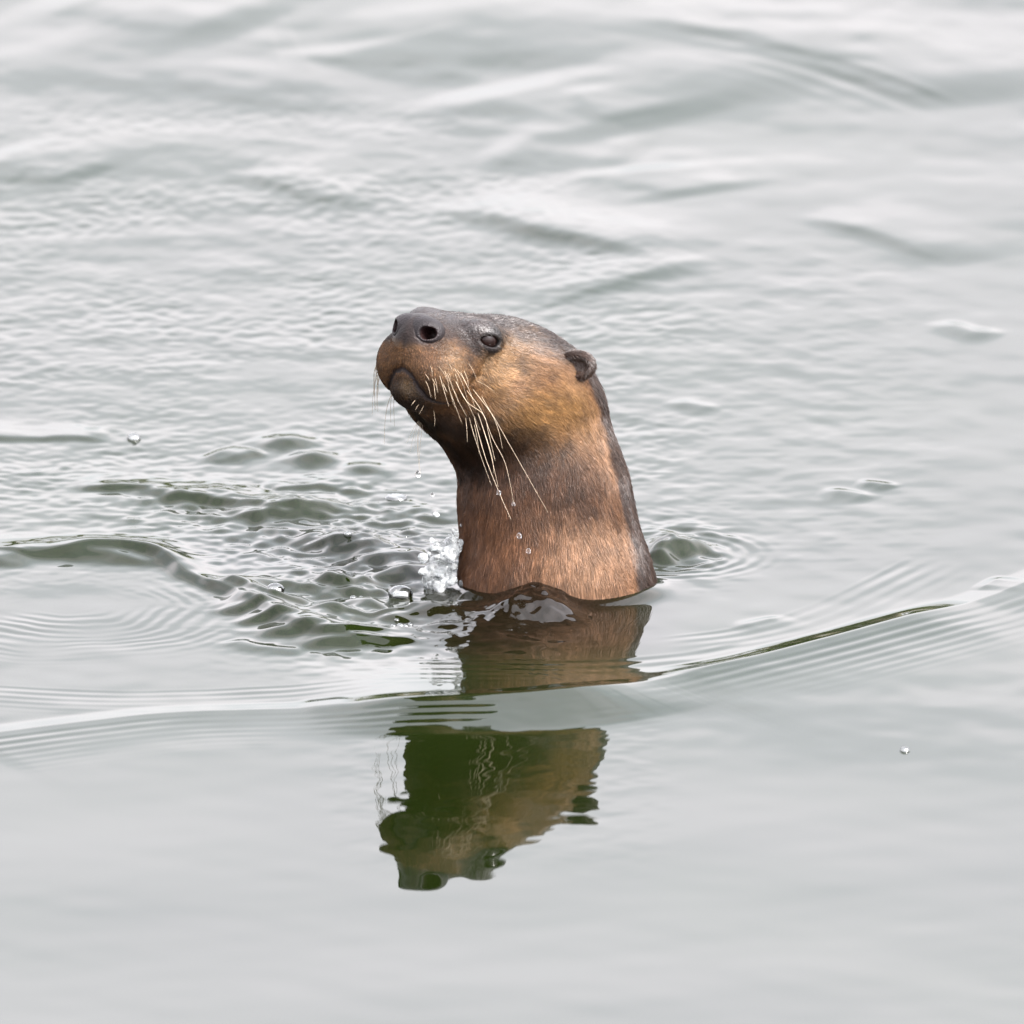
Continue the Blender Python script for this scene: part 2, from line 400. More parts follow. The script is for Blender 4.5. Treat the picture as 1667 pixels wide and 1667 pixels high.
# ------------------------------------------------------------------ far wooded shore (shows as dark slits on the backs of the ripples)
def far_shore():
    r = np.random.default_rng(12)
    xs = np.linspace(-260, 260, 120); yb = 150 + 0.0009 * xs ** 2 + 6 * np.sin(xs / 31)
    V = []; F = []
    for k, (dy, z) in enumerate([(0, -.6), (3, .5), (12, 1.4), (60, 4.0)]):
        for x, y in zip(xs, yb): V.append((x, y + dy, z + .25 * r.normal()))
    n = len(xs)
    for k in range(3):
        for i in range(n - 1): F.append((k * n + i, k * n + i + 1, (k + 1) * n + i + 1, (k + 1) * n + i))
    m, nn, l, b = new_mat('shore_earth'); b.inputs['Base Color'].default_value = (0.06, 0.055, 0.03, 1); b.inputs['Roughness'].default_value = .9
    tag(link('far_shore', mesh_np('far_shore', V, F, m)), 'low grassy far shore of the lake', None, None, 'structure')
    N = 26000
    cx = r.uniform(-255, 255, 420); cy = np.interp(cx, xs, yb) + r.uniform(5, 22, 420); ch = r.uniform(5.5, 11, 420); cw = ch * r.uniform(.28, .45, 420)
    k = r.integers(0, 420, N); u = r.normal(size=(N, 3)); u /= np.linalg.norm(u, axis=1, keepdims=True)
    rad = r.random(N) ** .4
    c = np.stack([cx[k], cy[k], 1.0 + ch[k] * .55], 1) + u * rad[:, None] * np.stack([cw[k], cw[k], ch[k] * .5], 1)
    a = r.normal(size=(N, 3)); a /= np.linalg.norm(a, axis=1, keepdims=True); bb = np.cross(a, r.normal(size=(N, 3))); bb /= np.linalg.norm(bb, axis=1, keepdims=True)
    sz = r.uniform(.35, .8, N)[:, None]
    Q = np.stack([c - a * sz, c + bb * sz * .6, c + a * sz, c - bb * sz * .6], 1).reshape(-1, 3)
    m, nn, l, b = new_mat('far_foliage'); b.inputs['Roughness'].default_value = .7
    t = nn.new('ShaderNodeTexCoord'); z = nn.new('ShaderNodeTexNoise'); z.inputs['Scale'].default_value = .15; l.new(t.outputs['Object'], z.inputs['Vector'])
    rp = nn.new('ShaderNodeValToRGB'); rp.color_ramp.elements[0].color = (.025, .04, .012, 1); rp.color_ramp.elements[1].color = (.06, .075, .02, 1)
    l.new(z.outputs['Fac'], rp.inputs[0]); l.new(rp.outputs[0], b.inputs['Base Color'])
    tag(link('far_woodland', mesh_np('far_woodland', Q, np.arange(4 * N).reshape(N, 4), m, False)), 'dark green belt of trees along the far shore', 'trees', None, 'stuff')
far_shore()

# ------------------------------------------------------------------ otter: implicit surface
HA, HP = math.radians(50), math.radians(25)
hf = np.array([-math.cos(HA) * math.cos(HP), -math.sin(HA) * math.cos(HP), math.sin(HP)])
hl = np.array([math.sin(HA), -math.cos(HA), 0.0])
hu = np.cross(hf, hl)
E0 = np.array([-21.7, 25.0, 123.0])           # point between the ears, millimetres
def loc(F_, L_, U_): return E0 + hf * F_ + hl * L_ + hu * U_
HM = np.stack([hf, hl, hu], 1)
def smin(a, b, k):
    h = np.clip(0.5 + 0.5 * (b - a) / k, 0, 1); return b + (a - b) * h - k * h * (1 - h)
def smax(a, b, k): return -smin(-a, -b, k)
def ell(q, c, r):
    r = np.array(r, np.float32); p = (q - np.array(c, np.float32))
    k0 = np.sqrt(((p / r) ** 2).sum(-1)); k1 = np.sqrt(((p / (r * r)) ** 2).sum(-1)) + 1e-6
    return k0 * (k0 - 1.0) / k1
def cone(q, a, b, ra, rb):
    a = np.array(a, np.float32); b = np.array(b, np.float32); d = b - a
    t = np.clip(((q - a) @ d) / (d @ d), 0, 1)
    return np.linalg.norm(q - (a + t[..., None] * d), axis=-1) - (ra + (rb - ra) * t)
def neck_chain(P):
    pts = [(30, -2, -175, 62), (14, -4, -70, 57), (0, 0, 0, 49.5), (-6, 9, 45, 43.5), (-12, 19, 88, 40)]
    d = None
    for (a, b) in zip(pts[:-1], pts[1:]):
        c = cone(P, a[:3], b[:3], a[3], b[3]); d = c if d is None else smin(d, c, 14)
    return d
def head_base(q):
    qa = q.copy(); qa[..., 1] = np.abs(qa[..., 1])
    d = ell(qa, (7, 0, -11), (44, 40, 29))
    d = smin(d, ell(qa, (45, 0, -9), (34, 29, 19)), 10)
    d = smin(d, ell(qa, (18, 21, -29), (33, 24, 25)), 14)
    d = smin(d, cone(qa, (40, 0, -9), (86, 0, -9.5), 17, 11.5), 8)
    d = smin(d, ell(qa, (70, 0, -22), (24, 26, 20)), 10)
    d = smin(d, cone(qa, (62, 0, -34), (10, 0, -38), 14, 28), 12)
    d = smin(d, ell(qa, (76.5, 0, -41), (12, 11.5, 8)), 7)
    d = smin(d, ell(qa, (74, 13.5, -25), (16, 14.2, 16.5)), 6)
    d = smin(d, ell(qa, (56, 19, 2), (14, 8, 6)), 8)          # brow
    return d
EYE = (58.0, 23.5, -1.5); EYE_R = 6.3
MOUTH = [(92, 0, -30), (91, 6, -33), (87, 10.5, -38.5), (80, 15, -44), (64, 22, -47)]
CREASE = [(60, 26, 2), (58, 30, -10), (57, 32, -22), (60, 31, -30)]
def head_grad_project(pts, fn, it=6):
    p = np.array(pts, np.float32)
    for _ in range(it):
        d = fn(p); g = np.stack([(fn(p + np.eye(3, dtype=np.float32)[i] * .3) - d) / .3 for i in range(3)], -1)
        g /= np.linalg.norm(g, axis=-1, keepdims=True) + 1e-6
        p = p - g * d[:, None]
    return p
MOUTH_S = head_grad_project(MOUTH, head_base); CREASE_S = head_grad_project(CREASE, head_base)
def body_sdf(P):
    q = (P - E0.astype(np.float32)) @ HM.astype(np.float32)
    d = head_base(q)
    d = smin(d, neck_chain(P), 16)
    qa = q.copy(); qa[..., 1] = np.abs(qa[..., 1])
    # mouth, philtrum, muzzle crease
    g = None
    for i in range(len(MOUTH_S) - 1):
        c = cone(qa, MOUTH_S[i], MOUTH_S[i + 1], 1.35 - .17 * i, 1.18 - .17 * i); g = c if g is None else np.minimum(g, c)
    d = smax(d, -g, 2.0)
    d = smax(d, -cone(qa, (98.5, 0, -15), (94.0, 0, -29), .8, .8), 3)
    g = None
    for i in range(len(CREASE_S) - 1):
        c = cone(qa, CREASE_S[i], CREASE_S[i + 1], 1.0, 1.0); g = c if g is None else np.minimum(g, c)
    d = smax(d, -g, 4.0)
    d = smax(d, -(nostril(qa) - 1.2), 1.5)
    # eyelids and opening
    d = smin(d, np.linalg.norm(qa - np.array(EYE, np.float32), axis=-1) - (EYE_R + .4), 7)
    o = np.array([0.35, 0.90, 0.15]); o /= np.linalg.norm(o)
    p = qa - np.array(EYE, np.float32)
    fdir = np.array([1, 0, 0]) - o * o[0]; fdir /= np.linalg.norm(fdir); udir = np.cross(o, fdir) * -1
    a_, b_, c_ = p @ fdir.astype(np.float32), p @ udir.astype(np.float32), p @ o.astype(np.float32)
    open_ = np.sqrt((a_ / 6.2) ** 2 + ((b_ + 1.6) / 3.0) ** 2 + ((c_ - 5) / 7.0) ** 2) - 1.0
    d = smax(d, -open_ * 3.3, 1.4)
    return d
def nostril(q):
    d = cone(q, (84, 8.6, -8.4), (101, 12.4, -9.2), 2.9, 3.9)
    return smin(d, cone(q, (91, 12.5, -8.2), (96, 17.5, -7.2), 2.6, 3.2), 2.0)
def nose_sdf(P):
    q = (P - E0.astype(np.float32)) @ HM.astype(np.float32)
    q = q.copy(); q[..., 1] = np.abs(q[..., 1])
    d = ell(q, (85.5, 0, -6.8), (11.0, 14.0, 8.3))
    d = smin(d, ell(q, (88.0, 8.5, -8.3), (7.5, 6.8, 6.6)), 6)
    d = smin(d, ell(q, (92, 0, -13), (4.5, 6, 4)), 4)
    d = smax(d, -nostril(q), 1.0)
    d = smax(d, -cone(q, (97.5, 0, -4), (97.0, 0, -18), .8, .8), 2.0)
    return d
EARC = np.array([0.0, 38.5, 0.0])
def ear_sdf_side(s):
    def f(P):
        q = (P - E0.astype(np.float32)) @ HM.astype(np.float32); q = q.copy(); q[..., 1] *= s
        p = q - EARC.astype(np.float32)
        # outward axis of the ear, and the cup opening forward-outward
        ao = np.array([-0.35, 0.90, 0.25]); ao /= np.linalg.norm(ao)
        af = np.array([0.90, 0.42, -0.10]); af -= ao * (af @ ao); af /= np.linalg.norm(af)
        au = np.cross(ao, af)
        o, fr, up = p @ ao.astype(np.float32), p @ af.astype(np.float32), p @ au.astype(np.float32)
        r = np.stack([o, fr, up], -1)
        d = ell(r, (3, 0, 0), (11.0, 4.8, 8.2))
        d = smax(d, -ell(r, (2.8, 4.4, 0.5), (8.6, 4.6, 5.6)), 1.4)
        return d
    return f
def surface_nets(fn, lo, hi, h, project_it=2):
    lo = np.array(lo, np.float32); n = np.ceil((np.array(hi) - lo) / h / 4).astype(int) * 4 + 1
    axs = [lo[i] + h * np.arange(n[i], dtype=np.float32) for i in range(3)]
    # coarse pass
    ca = [a[::4] for a in axs]
    CG = np.stack(np.meshgrid(*ca, indexing='ij'), -1)
    cd = fn(CG.reshape(-1, 3)).reshape(CG.shape[:3])
    Vv = np.repeat(np.repeat(np.repeat(cd, 4, 0), 4, 1), 4, 2)[:n[0], :n[1], :n[2]].astype(np.float32)
    near = np.abs(cd) < h * 4 * 2.2
    nearf = np.repeat(np.repeat(np.repeat(near, 4, 0), 4, 1), 4, 2)[:n[0], :n[1], :n[2]]
    ii = np.argwhere(nearf)
    P = lo + ii.astype(np.float32) * h
    vals = np.concatenate([fn(c) for c in np.array_split(P, max(1, len(P) // 400000))])
    Vv[ii[:, 0], ii[:, 1], ii[:, 2]] = vals
    ins = Vv < 0
    c = np.zeros(tuple(n - 1), np.int8)
    for dx in (0, 1):
        for dy in (0, 1):
            for dz in (0, 1):
                c += ins[dx:n[0] - 1 + dx, dy:n[1] - 1 + dy, dz:n[2] - 1 + dz]
    act = np.argwhere((c > 0) & (c < 8))
    acc = np.zeros((len(act), 3), np.float32); cnt = np.zeros(len(act), np.float32)
    cor = [(0, 0, 0), (1, 0, 0), (0, 1, 0), (1, 1, 0), (0, 0, 1), (1, 0, 1), (0, 1, 1), (1, 1, 1)]
    for a in range(8):
        for b in range(a + 1, 8):
            A, B = np.array(cor[a]), np.array(cor[b])
            if np.abs(A - B).sum() != 1: continue
            va = Vv[tuple((act + A).T)]; vb = Vv[tuple((act + B).T)]
            m = (va < 0) != (vb < 0)
            t = np.where(m, va / np.where(m, va - vb, 1), 0)
            p = A + t[:, None] * (B - A)
            acc += np.where(m[:, None], p, 0); cnt += m
    vert = lo + h * (act + acc / cnt[:, None])
    vid = -np.ones(tuple(n - 1), np.int64); vid[tuple(act.T)] = np.arange(len(act))
    faces = []
    for axn in range(3):
        o1, o2 = [(1, 2), (2, 0), (0, 1)][axn]
        s0 = [slice(None)] * 3; s1 = [slice(None)] * 3
        s0[axn] = slice(0, n[axn] - 1); s1[axn] = slice(1, n[axn])
        e = np.argwhere(ins[tuple(s0)] != ins[tuple(s1)])
        ok = (e[:, o1] > 0) & (e[:, o2] > 0) & (e[:, o1] < n[o1] - 1) & (e[:, o2] < n[o2] - 1)
        e = e[ok]
        flip = ins[tuple(s0)][tuple(e.T)]
        u1 = np.zeros(3, int); u1[o1] = 1; u2 = np.zeros(3, int); u2[o2] = 1
        qd = np.stack([vid[tuple((e - u1 - u2).T)], vid[tuple((e - u2).T)], vid[tuple(e.T)], vid[tuple((e - u1).T)]], -1)
        qd[~flip] = qd[~flip][:, ::-1]
        faces.append(qd)
    Fq = np.concatenate(faces)
    N = np.zeros_like(vert)
    for it in range(project_it + 1):
        d = fn(vert); eps = 0.25
        N = np.stack([fn(vert + np.eye(3, dtype=np.float32)[i] * eps) - d for i in range(3)], -1) / eps
        gl = np.linalg.norm(N, axis=-1, keepdims=True) + 1e-6
        if it < project_it:
            vert = vert - np.clip(d[:, None] / gl, -h, h) * (N / gl) * 0.8
        N = N / gl
    return vert.astype(np.float32), Fq, N

BV, BF, BN = surface_nets(body_sdf, (-112, -100, -150), (92, 100, 200), 1.35)

def trace(px, py):
    """first hit of the camera ray with the otter, millimetres"""
    d = ray(px, py).astype(np.float32); o = (CAM * 1000).astype(np.float32)
    t = float(DIST * 1000 - 250)
    for _ in range(160):
        p = o + d * t; v = float(body_sdf(p[None])[0])
        if v < 0.15: return p
        t += max(v * 0.6, 0.1)
        if t > DIST * 1000 + 350: return None
    return p

# ---- coat colours: markings, wet / dry patches, and shade under the head painted in
def vnoise(P, scale, seed):
    r = np.random.default_rng(seed); n = 40
    k = r.normal(size=(n, 3)) / scale; ph = r.uniform(0, 6.283, n)
    return np.sin(P @ k.T.astype(np.float32) + ph.astype(np.float32)).sum(-1) / math.sqrt(n / 2)
ALB = 0.245
BROWN = np.array([0.225, 0.118, 0.066]); GOLD = np.array([0.36, 0.215, 0.085]); TAN = np.array([0.52, 0.35, 0.20])
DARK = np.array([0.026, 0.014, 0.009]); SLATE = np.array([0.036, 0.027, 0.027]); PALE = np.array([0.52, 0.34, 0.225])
def hit(px, py): 
    p = trace(px, py)
    return p
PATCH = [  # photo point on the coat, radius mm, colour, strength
    (978, 735, 20, PALE, .95), (955, 695, 14, PALE, .7), (1000, 790, 12, PALE, .5),
    (960, 930, 30, PALE, .75), (1000, 870, 22, PALE, .75), (900, 900, 20, PALE, .35), (930, 850, 18, PALE, .55),
    (790, 900, 28, BROWN * 1.25, .8), (770, 830, 16, BROWN * 1.0, .7), (850, 880, 20, BROWN * 1.2, .7),
    (900, 650, 22, GOLD * 1.1, .9), (860, 675, 20, GOLD, .9), (822, 606, 12, TAN * 1.25, .95), (800, 625, 10, GOLD, .6), (850, 590, 8, TAN, .6),
    (738, 592, 9, TAN, .6), (705, 580, 7, BROWN * 1.2, .5), (800, 600, 6, TAN * 1.2, .7),
    (935, 650, 11, GOLD * 1.15, .8), (890, 590, 12, PALE, .5), (930, 610, 8, PALE, .5),
    (880, 620, 9, BROWN, .5), (840, 625, 7, BROWN, .6),
    (960, 800, 15, BROWN * .6, .9), (915, 785, 18, BROWN * .6, .85), (865, 770, 20, DARK * 2, .75), (1000, 830, 8, BROWN * .7, .8), (1010, 800, 7, BROWN * .7, .7),  # neck band: darker fur with the head's shadow painted in
    (790, 745, 22, DARK, .95), (750, 745, 16, DARK, .9), (830, 720, 12, DARK, .7), (760, 700, 14, DARK, .8), (720, 690, 14, DARK, .9), (690, 685, 10, DARK, .9),  # throat: dark wet fur, deepened by painted shade below the chin
    (845, 585, 4, SLATE, .7), (848, 605, 3.4, SLATE, .6), (765, 585, 4, SLATE, .7), (770, 610, 3.5, SLATE, .6),
    (980, 650, 6, DARK, .8), (985, 665, 6, DARK, .8), (975, 640, 5, DARK, .8),
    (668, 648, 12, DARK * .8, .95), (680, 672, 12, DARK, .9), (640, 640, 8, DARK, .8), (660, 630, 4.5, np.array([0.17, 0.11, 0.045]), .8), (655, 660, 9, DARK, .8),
]
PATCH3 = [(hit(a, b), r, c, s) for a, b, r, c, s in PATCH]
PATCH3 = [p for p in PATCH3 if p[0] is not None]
def streak(P, seed):
    """noise drawn out along the lie of the hair"""
    q = (P - E0) @ HM
    wh = np.clip(sstep(q[:, 0], -30, 20) * sstep(P[:, 2], 60, 105), 0, 1)
    a = vnoise((q * np.array([.15, 1, .8])).astype(np.float32), 0.8, seed); b = vnoise((P * np.array([1, 1, .16])).astype(np.float32), 1.0, seed + 1)
    return a * wh + b * (1 - wh)
def coat_color(P, N):
    P = P.astype(np.float32)
    q = (P - E0.astype(np.float32)) @ HM.astype(np.float32)
    F_, L_, U_ = q[:, 0], q[:, 1], q[:, 2]
    n1 = vnoise(P, 9, 31); n2 = vnoise(P, 3.5, 32)
    C = np.tile(BROWN, (len(P), 1)) * (1 + 0.10 * n1[:, None] + 0.08 * n2[:, None])
    def mixc(C, col, w): w = np.clip(w, 0, 1)[:, None]; return C * (1 - w) + col * w
    head = sstep(P[:, 2], 70, 100)
    # muzzle: ginger whisker pads
    C = mixc(C, np.array([0.250, 0.140, 0.068]), head * sstep(F_, 52, 66) * .9)
    # cheeks and throat sides
    C = mixc(C, GOLD, head * sstep(F_, 64, 48) * sstep(U_, 0, -14) * .45)
    # dark crown, brow, bridge and ring round the eye
    top = head * sstep(U_ + 1.2 * n1 + 1.0 * n2, -4.5, 4.0)
    C = mixc(C, SLATE, top * .95)
    de = np.sqrt((F_ - EYE[0]) ** 2 * .55 + (np.abs(L_) - EYE[1]) ** 2 + (U_ - EYE[2] + 1) ** 2)
    C = mixc(C, SLATE * .9, sstep(de + n2, 15, 8) * head)
    C = mixc(C, SLATE * 1.5, head * sstep(F_, 80, 88) * sstep(U_ + n2, -19, -14) * .9)
    # dark stripe down the nape (towards the back, away from the face)
    back = P[:, 0] * 0.80 + P[:, 1] * 0.60 - 0.0
    axx = np.interp(P[:, 2], [-70, 0, 45, 88, 130], [14 * .8 - 3, 0, -6 * .8 + 5.4, -13 * .8 + 11.4, -21 * .8 + 15])
    C = mixc(C, SLATE * 1.5, head * sstep(F_, 48, 60) * sstep(U_ + 1.5 * n2, -15, -8) * .92)
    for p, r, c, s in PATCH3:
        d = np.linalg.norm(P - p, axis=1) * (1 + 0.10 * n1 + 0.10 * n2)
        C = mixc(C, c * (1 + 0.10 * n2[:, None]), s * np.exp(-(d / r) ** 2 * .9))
    C = mixc(C, DARK * 1.5, sstep(back - axx + 1.3 * n1 + n2, 15, 20) * sstep(P[:, 2], 128, 112) * .92)
    C = mixc(C, SLATE * .45, sstep(np.sqrt((F_ - EYE[0]) ** 2 + (np.abs(L_) - EYE[1]) ** 2 + (U_ - EYE[2]) ** 2), 9.3, 8.1))
    return np.clip(C, 0.004, 1)
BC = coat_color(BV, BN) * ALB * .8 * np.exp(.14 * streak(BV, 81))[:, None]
qv = (BV - E0) @ HM; qv[:, 1] = np.abs(qv[:, 1])
dm = np.full(len(BV), 99.0)
for i in range(len(MOUTH_S) - 1): dm = np.minimum(dm, cone(qv.astype(np.float32), MOUTH_S[i], MOUTH_S[i + 1], 0, 0))
dno = sstep(nostril(qv.astype(np.float32)), 3.0, 1.6)[:, None]
BC = BC * (1 - dno) + np.array([0.008, 0.004, 0.004]) * dno
BC = BC * (1 - sstep(dm, 2.3, 1.4)[:, None]) + np.array([0.012, 0.008, 0.008]) * sstep(dm, 2.3, 1.4)[:, None]

def wetness(P):
    q = (P - E0) @ HM
    back = P[:, 0] * 0.80 + P[:, 1] * 0.60
    axx = np.interp(P[:, 2], [-70, 0, 45, 88, 130], [14 * .8 - 3, 0, -6 * .8 + 5.4, -13 * .8 + 11.4, -21 * .8 + 15])
    return np.clip(sstep(P[:, 2], 70, 100) * sstep(q[:, 2], -6, 4) + .6 * sstep(back - axx, 14, 21) * sstep(P[:, 2], 128, 112), 0, 1)
def add_attr(me, C, wet=None):
    if wet is not None:
        w_ = me.attributes.new('wet', 'FLOAT', 'POINT'); w_.data.foreach_set('value', np.ascontiguousarray(wet, np.float32))
    a = me.color_attributes.new('coat', 'FLOAT_COLOR', 'POINT')
    a.data.foreach_set('color', np.concatenate([C, np.ones((len(C), 1))], 1).astype(np.float32).ravel())

otter = link('otter', None); otter.empty_display_size = 0.02
tag(otter, 'wet brown otter with head and neck raised out of the rippling water', 'otter')
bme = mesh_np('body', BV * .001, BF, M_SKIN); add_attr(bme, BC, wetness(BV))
body = link('body', bme, otter)
# nose
NC = loc(91, 0, -7)
nV, nF, nN = surface_nets(nose_sdf, NC - 24, NC + 24, 0.6)
nq = (nV - E0) @ HM
ncol = np.tile(np.array([0.0080, 0.0060, 0.0068]), (len(nV), 1)) * (1 + .12 * vnoise(nV, 2.0, 41))[:, None]
nqa = nq.copy(); nqa[:, 1] = np.abs(nqa[:, 1])
ncav = sstep(nostril(nqa.astype(np.float32)), .5, .1) * sstep(nq[:, 0], 95.5, 93)
ncol = ncol * (1 - ncav[:, None]) + np.array([0.010, 0.004, 0.004]) * ncav[:, None]
nme = mesh_np('nose', nV * .001, nF, M_NOSE); add_attr(nme, np.clip(ncol, .003, 1))
link('nose', nme, otter)['label'] = 'slate grey leathery nose with two dark nostrils'
# ears
EARS = []
for s in (1, -1):
    ec = loc(EARC[0], EARC[1] * s, EARC[2])
    eV, eF, eN = surface_nets(ear_sdf_side(s), ec - 20, ec + 20, 0.6)
    ecol = np.tile(np.array([0.014, 0.0085, 0.0065]), (len(eV), 1)) * (1 + .2 * vnoise(eV, 2.5, 42))[:, None]
    eme = mesh_np('ear', eV * .001, eF, M_SKIN); add_attr(eme, np.clip(ecol, .004, 1))
    link('ear', eme, otter); EARS.append((eV, eF, eN))
# eyes
def uv_sphere(r, nu=28, nv=18):
    V = []; F = []
    for j in range(nv + 1):
        th = math.pi * j / nv
        for i in range(nu): V.append((r * math.sin(th) * math.cos(2 * math.pi * i / nu), r * math.sin(th) * math.sin(2 * math.pi * i / nu), r * math.cos(th)))
    for j in range(nv):
        for i in range(nu): F.append((j * nu + i, (j + 1) * nu + i, (j + 1) * nu + (i + 1) % nu, j * nu + (i + 1) % nu))
    return np.array(V), np.array(F)
for s in (1, -1):
    V, F = uv_sphere(EYE_R * .001)
    o = link('eye', mesh_np('eye', V, F, M_EYE), otter)
    o.location = loc(EYE[0] - .2, (EYE[1] - .6) * s, EYE[2] - .1) * .001

# ------------------------------------------------------------------ fur
def make_fur(n, seed):
    r = np.random.default_rng(seed)
    A = BV[BF[:, 0]]; B = BV[BF[:, 1]]; C_ = BV[BF[:, 2]]; D = BV[BF[:, 3]]
    area = np.linalg.norm(np.cross(C_ - A, D - B), axis=1) * .5
    cen = (A + B + C_ + D) / 4
    qc = (cen - E0) @ HM
    wgt = area * (cen[:, 2] > -6) * np.where(np.arange(len(BF)) >= NBODY, 1.2, 1.0)
    wgt *= (np.sqrt((qc[:, 0] - 95) ** 2 + qc[:, 1] ** 2 * .55 + (qc[:, 2] + 7) ** 2) > 12)
    wgt *= (np.sqrt((qc[:, 0] - EYE[0]) ** 2 + (np.abs(qc[:, 1]) - EYE[1]) ** 2 + (qc[:, 2] - EYE[2]) ** 2) > EYE_R + 1.3)
    wgt *= 1 - .75 * wetness(cen) * (np.arange(len(BF)) < NBODY)
    qa_ = qc.copy().astype(np.float32); qa_[:, 1] = np.abs(qa_[:, 1])
    dmc = np.min([cone(qa_, MOUTH_S[i], MOUTH_S[i + 1], 0, 0) for i in range(len(MOUTH_S) - 1)], axis=0)
    wgt *= dmc > 1.5
    fi = r.choice(len(BF), n, p=wgt / wgt.sum())
    u, v = r.random(n)[:, None], r.random(n)[:, None]
    P = (A[fi] * (1 - u) + B[fi] * u) * (1 - v) + (D[fi] * (1 - u) + C_[fi] * u) * v
    N = BN[BF[fi]].mean(1); N /= np.linalg.norm(N, axis=1, keepdims=True)
    q = (P - E0) @ HM
    wh = sstep(q[:, 0], -30, 20) * sstep(P[:, 2], 60, 105)
    wh = np.clip(wh, 0, 1)[:, None]
    side = np.sign(q[:, 1])[:, None]
    dirh = -hf + hl * side * .25 - hu * (0.25 + .7 * sstep(q[:, 0], 40, 75) * sstep(q[:, 2], -5, -20))[:, None]
    dirn = np.array([0.10, 0.0, -1.0]) + 0 * P
    d = dirh * wh + dirn * (1 - wh)
    jit = np.stack([vnoise(P.astype(np.float32), 7, 50 + i) for i in range(3)], -1) * .12 + np.stack([vnoise(P.astype(np.float32), 2.2, 60 + i) for i in range(3)], -1) * .07
    d = d + jit
    d -= N * (d * N).sum(1, keepdims=True); d /= np.linalg.norm(d, axis=1, keepdims=True) + 1e-6
    d = d + r.normal(size=d.shape) * .07
    muz = sstep(q[:, 0], 45, 70) * sstep(P[:, 2], 60, 105)
    Ln = (5.6 - 2.9 * muz - 1.4 * wh[:, 0]) * r.uniform(.6, 1.25, n) * np.where(fi >= NBODY, .55, 1)
    lift = (0.06 + 0.10 * muz + .04 * r.random(n))[:, None]
    L1 = Ln[:, None]
    p0 = P - N * .2
    p1 = P + d * L1 * .35 + N * L1 * lift * .55
    p2 = P + d * L1 * .70 + N * L1 * lift * .75
    p3 = P + d * L1 * 1.0 + N * L1 * lift * .60
    pos = np.stack([p0, p1, p2, p3], 1).reshape(-1, 3) * .001
    Cc_ = coat_color(P, N) * ALB
    isear = (fi >= NBODY)
    Cc_[isear] = np.array([0.018, 0.011, 0.008])
    br = np.exp(r.normal(size=n) * (.17 + .20 * muz) + .15 * streak(P, 81))[:, None]
    Cc_ = np.clip(Cc_ * br * np.array([1.12, 1.0, .88]), .001, .8)
    wid = np.where(r.random(n) < .2, .13, .08)
    rad = (wid[:, None] * np.array([1.0, 1.0, .75, .15])).ravel() * .001
    hc = bpy.data.hair_curves.new('fur')
    hc.add_curves([4] * n)
    hc.attributes['position'].data.foreach_set('vector', pos.astype(np.float32).ravel())
    ra = hc.attributes.get('radius') or hc.attributes.new('radius', 'FLOAT', 'POINT')
    ra.data.foreach_set('value', rad.astype(np.float32))
    ca = hc.attributes.new('coat', 'FLOAT_COLOR', 'CURVE')
    ca.data.foreach_set('color', np.concatenate([Cc_, np.ones((n, 1))], 1).astype(np.float32).ravel())
    wa = hc.attributes.new('wet', 'FLOAT', 'CURVE'); wa.data.foreach_set('value', wetness(P).astype(np.float32))
    hc.materials.append(M_FUR)
    return hc
BV = np.concatenate([BV] + [e[0] for e in EARS]); BN = np.concatenate([BN] + [e[2] for e in EARS])
off = len(bme.vertices); FF = [BF]
for e in EARS: FF.append(e[1] + off); off += len(e[0])
NBODY = len(BF); BF = np.concatenate(FF)
fur = link('fur', make_fur(190000, 5), body); fur['kind'] = 'stuff'

# ------------------------------------------------------------------ whiskers
def tube(pts, r0, r1, sides=6):
    P = smooth_pts(pts, 5); n = len(P); V = []; F = []
    for i in range(n):
        t = P[min(i + 1, n - 1)] - P[max(i - 1, 0)]; t /= np.linalg.norm(t) + 1e-9
        a = np.cross(t, [0.31, 0.2, 0.93]); a /= np.linalg.norm(a); b = np.cross(t, a)
        rr = r0 + (r1 - r0) * i / (n - 1)
        for k in range(sides):
            an = 2 * math.pi * k / sides; V.append(P[i] + (a * math.cos(an) + b * math.sin(an)) * rr)
    for i in range(n - 1):
        for k in range(sides):
            F.append((i * sides + k, i * sides + (k + 1) % sides, (i + 1) * sides + (k + 1) % sides, (i + 1) * sides + k))
    return np.array(V), np.array(F)
WH = [
    [(770, 634), (800, 673), (816, 700), (850, 760), (892, 834)],
    [(760, 636), (784, 669), (802, 714), (820, 748), (829, 780), (836, 819)],
    [(742, 621), (760, 654), (787, 675), (796, 708), (806, 750)],
    [(772, 680), (790, 744), (811, 798), (832, 846)],
    [(778, 672), (796, 729), (811, 792)],
    [(758, 680), (760, 700), (761, 720)], [(764, 680), (769, 700), (772, 712)], [(772, 690), (777, 715), (780, 738)],
    [(776, 620), (790, 627), (806, 638)], [(784, 645), (808, 690), (818, 730)],
    [(716, 612), (724, 640), (731, 662)], [(730, 628), (736, 650), (741, 664)], [(728, 608), (744, 648), (760, 678)],
    [(706, 624), (708, 640), (709, 650)], [(740, 600), (752, 622), (764, 660)], [(750, 606), (766, 640), (774, 668)],
    [(706, 668), (708, 682), (707, 694)], [(752, 640), (768, 670), (782, 700)], [(734, 640), (744, 668), (752, 690)],
    [(676, 652), (672, 656), (670, 660)], [(682, 658), (678, 664), (676, 668)], [(690, 660), (686, 668), (682, 674)],
    [(684, 686), (679, 718), (683, 770)], [(681, 684), (674, 706), (667, 738)], [(686, 688), (681, 724), (685, 778)], [(683, 685), (677, 704), (675, 735)], [(685, 687), (680, 716), (681, 752)], [(688, 690), (684, 725), (682, 760)], [(682, 684), (672, 700), (662, 722)],
    [(784, 690), (800, 740), (804, 770)], [(766, 690), (782, 740), (800, 790)],
]
